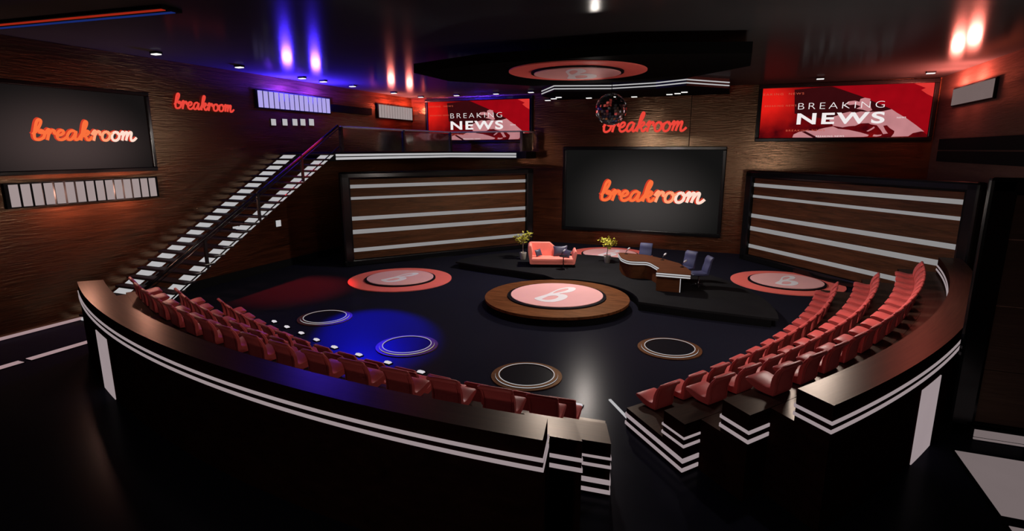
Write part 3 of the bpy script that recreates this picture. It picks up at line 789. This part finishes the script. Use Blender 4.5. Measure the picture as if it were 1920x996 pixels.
for x, y, s in DL:
    k = cnt[s]; cnt[s] += 1
    lab = {'L': '%s small white ceiling downlight from the camera along the left wall', 'B': '%s small white ceiling downlight above the red screen behind the gallery, counted from its left',
           'R': '%s small white ceiling downlight above the red screen on the right, counted from its left'}[s] % ORD[k]
    downlight(x, y, ZC, lab, {'L': 'downlights along the left wall', 'B': 'downlights above the gallery screen', 'R': 'downlights above the right screen'}[s])
for i, (x, y) in enumerate(DS):
    downlight(x, y, 7.52, '%s small white downlight from the left under the soffit above the stage screen' % ORD[i], 'downlights under the soffit')

# ------------------------------------------------------------------ mirror ball
BX = (-4.31, 20., 6.38); BR = .54
t = thing('mirror_ball', 'mirror-tiled ball hanging on a thin cord before the back wall sign', 'mirror ball', (BX[0], BX[1], ZC))
q = MB(); q.tube([(0, 0, 0), (0, 0, BX[2] - ZC + BR - .02)], .012, 6); q.lathe([(.06, -.03), (.06, 0)], 16); q.build('cord', 'black', t)
q = MB(); q.sphere((0, 0, BX[2] - ZC), BR - .015, 32, 18); q.build('core', 'black', t)
q = MB(); NR = 18
for j in range(1, NR):
    th = PI * j / NR; r = BR * math.sin(th); z = BR * math.cos(th); n = max(4, int(2 * PI * r / (PI * BR / NR)))
    for k in range(n):
        ph = 2 * PI * (k + .5 * (j % 2)) / n
        nv = Vector((math.sin(th) * math.cos(ph), math.sin(th) * math.sin(ph), math.cos(th)))
        nv = (nv + Vector((random.gauss(0, .10), random.gauss(0, .10), random.gauss(0, .10)))).normalized()
        c = Vector((r * math.cos(ph), r * math.sin(ph), z + BX[2] - ZC))
        e1 = Vector((-math.sin(ph), math.cos(ph), 0)); e1 = (e1 - nv * e1.dot(nv)).normalized(); e2 = nv.cross(e1)
        s1 = PI * r / n * .9; s2 = PI * BR / NR * .45; dp = nv * .012
        q.add([c - e1 * s1 - e2 * s2, c + e1 * s1 - e2 * s2, c + e1 * s1 + e2 * s2, c - e1 * s1 + e2 * s2,
               c - e1 * s1 - e2 * s2 - dp, c + e1 * s1 - e2 * s2 - dp, c + e1 * s1 + e2 * s2 - dp, c - e1 * s1 + e2 * s2 - dp],
              [(0, 1, 2, 3), (0, 4, 5, 1), (1, 5, 6, 2), (2, 6, 7, 3), (3, 7, 4, 0)])
q.build('mirror_tiles', 'mirror', t)

# ------------------------------------------------------------------ stairs and gallery
SU0, SU1 = -17.8, -15.2; SLOPE = .559; SV0 = 9.75; NS = 23; ZT = 4.84
t = thing('staircase', 'straight open staircase with white-lit tread ends along the left wall', 'staircase', (-16.5, SV0, 0))
W = SU1 - SU0
run = (18.45 - SV0) / NS; rise = ZT / NS
for k in range(NS):
    z = rise * (k + 1); y = run * (k + .5)
    q = MB(); q.box((0, y + .02, z - .035), (W, run + .04, .07), bev=.012)
    tr = q.build('tread', 'metal', t)
sl = rise / run
for s in (-1, 1):       # glowing sloping bands under both tread ends
    q = MB(); x0, x1 = sorted((s * (W / 2 - .03), s * (W / 2 - .62))); ya, yb = .02, run * NS
    za, zb = ya * sl + rise * .30, yb * sl + rise * .30 - .07
    v4 = [(x0, ya, za), (x1, ya, za), (x1, yb, zb), (x0, yb, zb)]
    q.add(v4 + [(x, y, z - .05) for x, y, z in v4], [(0, 1, 2, 3), (4, 7, 6, 5), (0, 4, 5, 1), (1, 5, 6, 2), (2, 6, 7, 3), (3, 7, 4, 0)])
    q.build('light_band', 'ledw', t)
for s in (-1, 1):
    q = MB(); x = s * (W / 2 - .66)
    q.add([(x - .03, .05, 0), (x + .03, .05, 0), (x + .03, .40, 0), (x - .03, .40, 0)] + [(x - .03, 8.55, ZT - .32), (x + .03, 8.55, ZT - .32), (x + .03, 8.7, ZT - .45), (x - .03, 8.7, ZT - .45)],
          [(0, 1, 2, 3), (4, 7, 6, 5), (0, 4, 5, 1), (1, 5, 6, 2), (2, 6, 7, 3), (3, 7, 4, 0)])
    q.build('stringer', 'metal', t)
def slz(y): return (SV0 + y - 9.84) * SLOPE
q = MB(); x = W / 2 - .05
q.tube([(x, .30, slz(.3) + .99), (x, 2.41, slz(2.41) + .99), (x, 9.05, slz(9.05) + .93)], .045, 8); q.build('handrail', 'metal', t)
q = MB(); q.tube([(x, .30, slz(.3) + .86), (x, 9.05, slz(9.05) + .80)], .018, 6); q.tube([(x, .30, slz(.3) + .10), (x, 9.05, slz(9.05) + .10)], .025, 6); q.build('lower_rail', 'metal', t)
for y in (.35, 2.41, 4.64, 6.87):
    q = MB(); q.box((x, y, slz(y) + .5), (.07, .09, 1.0)); q.build('post', 'metal', t)

GP = [(-15.2, 18.9), (-15.05, 23.3), (-14.6, 27.2), (-10.46, 27.2)]
t = thing('gallery', 'raised walkway with thin railing and double light line along the left and back walls', 'gallery', (-15.2, 18.9, 0))
g = lambda p: (p[0] + 15.2, p[1] - 18.9)
deck = [g(p) for p in ((UL + .02, 18.54), (-15.2, 18.54), GP[1], GP[2], (-10.2, 27.2), (-10.2, VB - .02), (UL + .02, VB - .02))]
q = MB(); q.prism(deck, 4.53, 4.88); q.build('deck', 'black', t)
q = MB(); FP = [(-15.2, 18.5), GP[1], GP[2], (-10.75, 27.2)]
for z0, z1 in ((4.72, 4.81), (4.58, 4.68)):
    for a, b in zip(FP[:-1], FP[1:]):
        a, b = Vector(g(a)), Vector(g(b)); dd = b - a; an = math.atan2(dd.y, dd.x); nrm = Vector((math.sin(an), -math.cos(an))) * .012
        c = (a + b) / 2 + nrm; q.box((c.x, c.y, (z0 + z1) / 2), (dd.length, .025, z1 - z0), an)
q.build('light_strip', 'ledw', t)
ZR = 5.9
q = MB(); q.tube([(*g(p), ZR) for p in GP] + [(*g((-10.26, 28.5)), ZR)], .042, 8); q.build('rail', lacquer('grey_rail', (.55, .53, .55), fac=.06, rough=.3), t)
for p in GP:
    q = MB(); q.box((*g(p), (4.88 + ZR) / 2), (.13, .13, ZR - 4.88)); q.build('post', 'metal', t)
for a, b in list(zip(GP[:-1], GP[1:])) + [(GP[3], (-10.26, 28.5))]:
    a, b = Vector(g(a)), Vector(g(b)); dd = b - a; an = math.atan2(dd.y, dd.x); c = (a + b) / 2
    q = MB(); q.box((c.x, c.y, (4.9 + ZR) / 2 - .03), (dd.length - .16, .012, ZR - 5.0), an); q.build('glass_pane', 'glass', t)

# ------------------------------------------------------------------ sofa, cushions
ZS = .28
SA = R(19.3); SO = Vector((-6.86, 21.42, ZS))
t = thing('sofa', 'coral asymmetric sofa on short dark legs at the left of the stage', 'sofa', SO, SA)
def slab(outline_xz, y0, y1, bev=.02):
    bm = bmesh.new(); vs = [bm.verts.new((x, y0, z)) for x, z in outline_xz]; f = bm.faces.new(vs)
    r = bmesh.ops.extrude_face_region(bm, geom=[f])
    for v in r['geom']:
        if isinstance(v, bmesh.types.BMVert): v.co.y = y1
    bmesh.ops.recalc_face_normals(bm, faces=bm.faces[:])
    bmesh.ops.bevel(bm, geom=bm.edges[:], offset=bev, segments=2, affect='EDGES', profile=.6)
    bm.verts.index_update(); q = MB(); q.add([v.co.copy() for v in bm.verts], [[v.index for v in f.verts] for f in bm.faces]); bm.free(); return q
slab([(-.90, .12), (.90, .12), (.88, .23), (-.88, .23)], -.45, .42).build('base', 'coral', t)
slab([(-.84, .235), (.84, .235), (.84, .37), (-.84, .37)], -.47, .25, .03).build('seat_cushion', 'coral', t)
slab([(-.90, .23), (.06, .23), (.14, .72), (-.10, .93), (-.92, .93)], .22, .42, .03).build('backrest', 'coral', t)
slab([(-.92, .13), (-.82, .13), (-.80, .60), (-.85, .88), (-.93, .93), (-1.0, .85), (-1.0, .70)], -.45, .42, .035).build('armrest', 'coral', t)
slab([(.82, .13), (.92, .13), (1.0, .55), (.98, .68), (.92, .70), (.86, .60), (.82, .38)], -.45, .42, .035).build('armrest', 'coral', t)
for x, y in ((-.82, -.38), (.82, -.38), (-.82, .36), (.82, .36)):
    q = MB(); q.lathe([(.018, 0), (.032, .125)], 10, (x, y, 0)); q.build('leg', 'black', t)
def pillow(name, label, w, h, d, local, rot):
    q = MB(); n = 12
    for s in (-1, 1):
        vs = []; fs = []
        for i in range(n + 1):
            for j in range(n + 1):
                a, b = -1 + 2 * i / n, -1 + 2 * j / n
                th = ((1 - a * a) * (1 - b * b)) ** .42
                px = a * (1 - .10 * (1 - b * b)); pz = b * (1 - .10 * (1 - a * a))
                vs.append((px * w / 2, s * d / 2 * th, pz * h / 2))
        for i in range(n):
            for j in range(n):
                f = (i * (n + 1) + j, (i + 1) * (n + 1) + j, (i + 1) * (n + 1) + j + 1, i * (n + 1) + j + 1)
                fs.append(f if s < 0 else f[::-1])
        q.add(vs, fs, 0, True)
    m4 = Matrix.Translation(SO) @ Matrix.Rotation(SA, 4, 'Z') @ Matrix.Translation(local)
    o = q.build(name, 'cushion'); o.matrix_world = m4 @ rot
    return tag(o, label, 'cushion', 'navy cushions on the sofa')
pillow('cushion', 'small navy cushion at the left end of the coral sofa', .32, .30, .13, Vector((-.57, -.04, .535)), Matrix.Rotation(R(38), 4, 'Z') @ Matrix.Rotation(R(-8), 4, 'Y') @ Matrix.Rotation(R(-18), 4, 'X'))
pillow('cushion', 'largest navy cushion, on the coral sofa behind the microphone table', .60, .42, .17, Vector((.34, .12, .60)), Matrix.Rotation(R(-2), 4, 'Y') @ Matrix.Rotation(R(-16), 4, 'X'))
pillow('cushion', 'small navy cushion leaning on the low right arm of the coral sofa', .36, .32, .13, Vector((.60, -.20, .55)), Matrix.Rotation(R(-40), 4, 'Z') @ Matrix.Rotation(R(10), 4, 'Y') @ Matrix.Rotation(R(-20), 4, 'X'))

# ------------------------------------------------------------------ side table and microphones
t = thing('side_table', 'tiny round black pedestal table in front of the coral sofa', 'table', (-6.205, 20.85, ZS))
q = MB(); q.lathe([(.165, .525), (.17, .532), (.17, .54), (.165, .545)], 32); q.build('tabletop', 'metal', t)
q = MB(); q.lathe([(.022, .02), (.018, .1), (.018, .52), (.05, .525)], 16); q.build('stem', 'metal', t)
q = MB()
for k in range(4):
    a = PI / 4 + k * PI / 2; q.tube([(0, 0, .035), (.12 * math.cos(a), .12 * math.sin(a), .03), (.22 * math.cos(a), .22 * math.sin(a), .012)], [.016, .014, .012], 8)
q.build('foot', 'metal', t)
def microphone(label, loc, rz, tall=False):
    t = thing('microphone', label, 'microphone', loc, rz, 'small chrome microphones')
    q = MB(); q.lathe([(.07, 0), (.07, .012), (.02, .02)], 24); q.build('base', 'black', t)
    q = MB(); q.tube(spline([(0, 0, .015), (.0, 0, .08), (.03, 0, .14), (.075, 0, .19)], 4), .011, 8); q.build('stem', 'metal', t)
    q = MB(); q.tube([(.05, 0, .165), (.08, 0, .195), (.13, 0, .235), (.15, 0, .25)], [.022, .032, .034, .02], 12); q.build('head', 'chrome', t)
microphone('small microphone on the pedestal table by the sofa', (-6.27, 20.83, ZS + .545), R(40))

# ------------------------------------------------------------------ plants
def plant(label, loc, seed):
    rnd = random.Random(seed)
    t = thing('potted_tree', label, 'plant', loc, rnd.random() * 6, 'small potted trees on the stage')
    q = MB(); q.lathe([(.10, 0), (.115, .02), (.15, .28), (.155, .31), (.135, .31), (.13, .27)], 24); q.build('pot', 'stone', t)
    q = MB(); q.lathe([(.001, .272), (.131, .272)], 24); q.build('soil', plain('potting_soil', (.03, .02, .014), .9, .1, noise=.4), t)
    tips = []; q = MB()
    tr = spline([(0, 0, .27), (.015, .01, .42), (-.01, .0, .55), (.01, .01, .68)], 4); q.tube(tr, [.022 - .0007 * i for i in range(len(tr))], 8)
    for k in range(9):
        a = 2 * PI * k / 9 + rnd.random() * .5; L = .18 + .17 * rnd.random(); zt = .82 + .30 * rnd.random(); z0 = .55 + .13 * rnd.random()
        pts = spline([(0, 0, z0), (.4 * L * math.cos(a), .4 * L * math.sin(a), z0 + (zt - z0) * .55), (L * math.cos(a), L * math.sin(a), zt)], 4)
        q.tube(pts, [.011 - .0008 * i for i in range(len(pts))], 6); tips += [pts[-1], pts[-1], pts[-3], pts[-5]]
    q.build('trunk', 'bark', t)
    q = MB()
    for c in tips:
        for _ in range(4):
            p = c + Vector((rnd.gauss(0, .05), rnd.gauss(0, .05), rnd.gauss(0.0, .045)))
            d = Vector((rnd.gauss(0, 1), rnd.gauss(0, 1), rnd.gauss(.2, .6))).normalized(); s = d.cross(Vector((rnd.gauss(0, 1), rnd.gauss(0, 1), 2))).normalized()
            nn = d.cross(s); L = .085 + .05 * rnd.random(); w = L * .44
            q.add([p, p + d * L * .4 + s * w + nn * .008, p + d * L, p + d * L * .4 - s * w + nn * .008, p + d * L * .5 - nn * .006],
                  [(0, 1, 4), (1, 2, 4), (2, 3, 4), (3, 0, 4)])
    q.build('foliage', 'leaf', t)
plant('yellow-green potted tree left of the coral sofa', (-8.43, 22.15, ZS), 3)
plant('yellow-green potted tree between the sofa and the desk', (-4.85, 22.78, ZS), 11)

# ------------------------------------------------------------------ desk
DO = Vector((-2.6, 20.2, ZS)); zt = .95 - ZS
FRONT = [(-4.165, 21.62), (-3.98, 21.05), (-3.86, 20.72), (-3.66, 20.42), (-3.45, 20.25), (-3.18, 20.27), (-2.909, 20.34), (-2.72, 20.20), (-2.579, 19.96), (-2.40, 19.62), (-2.283, 19.372), (-2.31, 19.05)]
FRONT = [(v.x, v.y) for v in spline([(x, y, 0) for x, y in FRONT], 4)]
TOP = FRONT + [(-2.286, 18.66), (-1.181, 18.64), (-1.19, 19.0), (-1.217, 19.256), (-1.437, 19.838), (-1.707, 20.446), (-2.0, 20.75), (-2.237, 20.997), (-2.65, 21.35), (-3.029, 21.654), (-3.40, 21.75), (-3.702, 21.781), (-3.95, 21.82), (-4.10, 21.78)]
t = thing('news_desk', 'wavy walnut news desk with a double light line on the stage', 'desk', DO)
loc_ = lambda P: [(x - DO.x, y - DO.y) for x, y in P]
q = MB(); q.prism(loc_(TOP), zt - .16, zt, mi=1, mtop=0); q.build('desktop', ['desk', 'deskside'], t)
def rib(path, z0, z1, off, mat, name, th=.03):
    q = MB(); P = [Vector(p) for p in path]; n = len(P); I = []; O = []
    for i, p in enumerate(P):
        d = (P[min(i + 1, n - 1)] - P[max(i - 1, 0)]).normalized(); nn = Vector((d.y, -d.x))
        O.append(p + nn * off); I.append(p + nn * (off - th))
    for a, b, c, d in zip(O[:-1], O[1:], I[:-1], I[1:]):
        q.add([(a.x, a.y, z0), (b.x, b.y, z0), (b.x, b.y, z1), (a.x, a.y, z1), (c.x, c.y, z0), (d.x, d.y, z0), (d.x, d.y, z1), (c.x, c.y, z1)],
              [(0, 1, 2, 3), (5, 4, 7, 6), (3, 2, 6, 7), (1, 0, 4, 5), (0, 3, 7, 4), (2, 1, 5, 6)])
    return q.build(name, mat, t)
FP = [Vector(p) for p in loc_(FRONT)]
FS = FP
for z0, z1 in ((zt - .062, zt - .022), (zt - .135, zt - .095)):
    rib(FS, z0, z1, -.012 if False else .012, 'ledw', 'light_strip', .02)
    q = MB(); x0, x1, y0 = -2.286 - DO.x, -1.181 - DO.x, 18.64 - DO.y
    q.box(((x0 + x1) / 2, y0 - .008, (z0 + z1) / 2), (x1 - x0, .03, z1 - z0)); q.build('light_strip', 'ledw', t)
back = [(p[0] + .16, p[1] + .24) for p in loc_(FRONT)]
front_in = [(p[0] + .05, p[1] + .07) for p in loc_(FRONT)]
q = MB(); q.prism(front_in + back[::-1], 0, zt - .16); q.build('front_panel', 'deskside', t)
q = MB(); q.box(((-2.285 - 1.505) / 2 - DO.x, 18.95 - DO.y, (zt - .16) / 2), (.78, .38, zt - .16)); q.build('end_pedestal', 'deskside', t)
q = MB(); q.box((-1.50 - DO.x, 18.765 - DO.y, (zt - .16) / 2), (.02, .03, zt - .18)); q.build('edge_light', 'ledw', t)
for (x, y, w, rz) in [(-3.85, 21.56, 'at the far curved end of the desk', 20), (-2.36, 20.85, 'in the middle of the desk top', 35), (-1.56, 19.80, 'at the desk end by the side-on chair', 15)]:
    microphone('small microphone %s' % w, (x, y, .95), R(rz))

# desk chairs
def desk_chair(label, loc, rz):
    t = thing('swivel_chair', label, 'chair', loc, rz, 'navy swivel chairs at the desk'); t.scale = (1.08, 1.08, 1.08)
    sp = smooth_profile([(-.02, .40), (.15, .385), (.32, .39), (.44, .385), (.485, .40), (.48, .43), (.42, .455), (.30, .465), (.12, .46), (.0, .47)])
    q = shell_strip(sp, .48); q.build('seat', 'navy', t)
    bp = smooth_profile([(-.02, .40), (.03, .46), (.01, .60), (-.04, .75), (-.06, .88), (-.12, .97), (-.17, .985), (-.18, .95), (-.135, .87), (-.11, .75), (-.08, .60), (-.06, .46)])
    q = shell_strip(bp, .46); q.build('backrest', 'navy', t)
    q = MB(); q.lathe([(.03, .05), (.03, .22), (.02, .22), (.02, .38), (.09, .385), (.09, .395)], 16, (.0, .2, 0)); q.build('column', 'metal', t)
    q = MB()
    for k in range(5):
        a = 2 * PI * k / 5 + .3; q.tube([(0, .2, .06), (.13 * math.cos(a), .2 + .13 * math.sin(a), .05), (.25 * math.cos(a), .2 + .25 * math.sin(a), .045)], [.025, .02, .014], 8)
        q.sphere((.25 * math.cos(a), .2 + .25 * math.sin(a), .024), .024, 8, 6)
    q.build('star_base', 'metal', t)
    return t
desk_chair('navy swivel chair seen side-on at the near end of the desk', (-.80, 20.06, ZS), R(115))
desk_chair('navy swivel chair behind the middle of the desk', (-1.42, 20.85, ZS), R(146))
desk_chair('navy swivel chair behind the far curved end of the desk', (-3.17, 21.98, ZS), R(172))

# ------------------------------------------------------------------ lights
def point(name, loc, col, power, rad=.1):
    l = bpy.data.lights.new(name, 'POINT'); l.color = col; l.energy = power; l.shadow_soft_size = rad
    o = bpy.data.objects.new(name, l); COL.objects.link(o); o.location = loc; return o
def spot(name, loc, target, col, power, angle, blend=.5, rad=.1):
    l = bpy.data.lights.new(name, 'SPOT'); l.color = col; l.energy = power; l.spot_size = R(angle); l.spot_blend = blend; l.shadow_soft_size = rad
    o = bpy.data.objects.new(name, l); COL.objects.link(o); o.location = loc
    o.rotation_euler = (Vector(target) - Vector(loc)).to_track_quat('-Z', 'Y').to_euler(); return o
RED = (1., .20, .15); SALMON = (1., .50, .37); BLUE = (.055, .022, 1.); WHITE = (1., .90, .82); DEEPBLUE = (.002, .004, 1.); DEEPRED = (1., .03, .03)
spot('lamp_over_stage', (-5.3, 21.2, 5.5), (-5.3, 21.2, 0), WHITE, 1500, 165, .35, .15)
point('lamp_over_stage_glow', (-5.3, 21.2, 5.7), WHITE, 170, .15)
spot('lamp_over_platform', (-4.5, 13.8, 5.75), (-4.5, 13.8, 0), WHITE, 470, 180, .03, .15)
point('lamp_right_house', (2.0, 14.0, 4.0), (1., .88, .80), 400, .45)
point('fill_behind_camera', (-3., -4.2, 4.6), (1., .85, .76), 340, .3)  # added fill light behind the camera to brighten the seat backs, no lamp seen
def box_lamp(name, x, v, z, col, up, power, rad):
    spot(name + '_up', (x, v, z), (x, v, ZC), col, up, 179, .12, rad)
    point(name, (x, v, z), col, power, rad)
for v in (18.63, 20.31): box_lamp('lamp_blue', -17.45, v, 7.06, BLUE, 4600, 330, .2)
for v in (26.05, 27.85): box_lamp('lamp_red_back', -17.45, v, 7.08, RED, 700, 110, .18)
for v in (25.94, 24.37): box_lamp('lamp_red_right', 7.1, v, 6.97, RED, 1300, 80, .2)
for v in (9.87, 11.53): point('lamp_red_left', (-17.45, v, 3.75), SALMON, 190, .1)
spot('spot_blue', (-14.9, 19.0, 7.6), (-9.1, 12.25, 0), DEEPBLUE, 52000, 18, .6)
spot('spot_red', (-14.8, 18.2, 7.6), (-14.7, 15.2, 0), DEEPRED, 9000, 34, .9)

w = bpy.data.worlds.new('world'); SC.world = w; w.use_nodes = True
w.node_tree.nodes['Background'].inputs[0].default_value = (.01, .01, .012, 1)
w.node_tree.nodes['Background'].inputs[1].default_value = .1

# ------------------------------------------------------------------ camera
cam = bpy.data.cameras.new('camera'); co = bpy.data.objects.new('camera', cam); COL.objects.link(co)
cam.sensor_width = 36.; cam.sensor_fit = 'HORIZONTAL'; cam.lens = 1034.13 / 1920 * 36
co.location = (0, 0, 5.0); co.rotation_euler = (PI / 2 - .2077, 0, R(22)); cam.clip_start = .05; cam.clip_end = 200
SC.camera = co
SC.view_settings.view_transform = 'Standard'; SC.view_settings.look = 'None'
SC.view_settings.exposure = 0.; SC.view_settings.gamma = 1.; SC.view_settings.use_curve_mapping = False
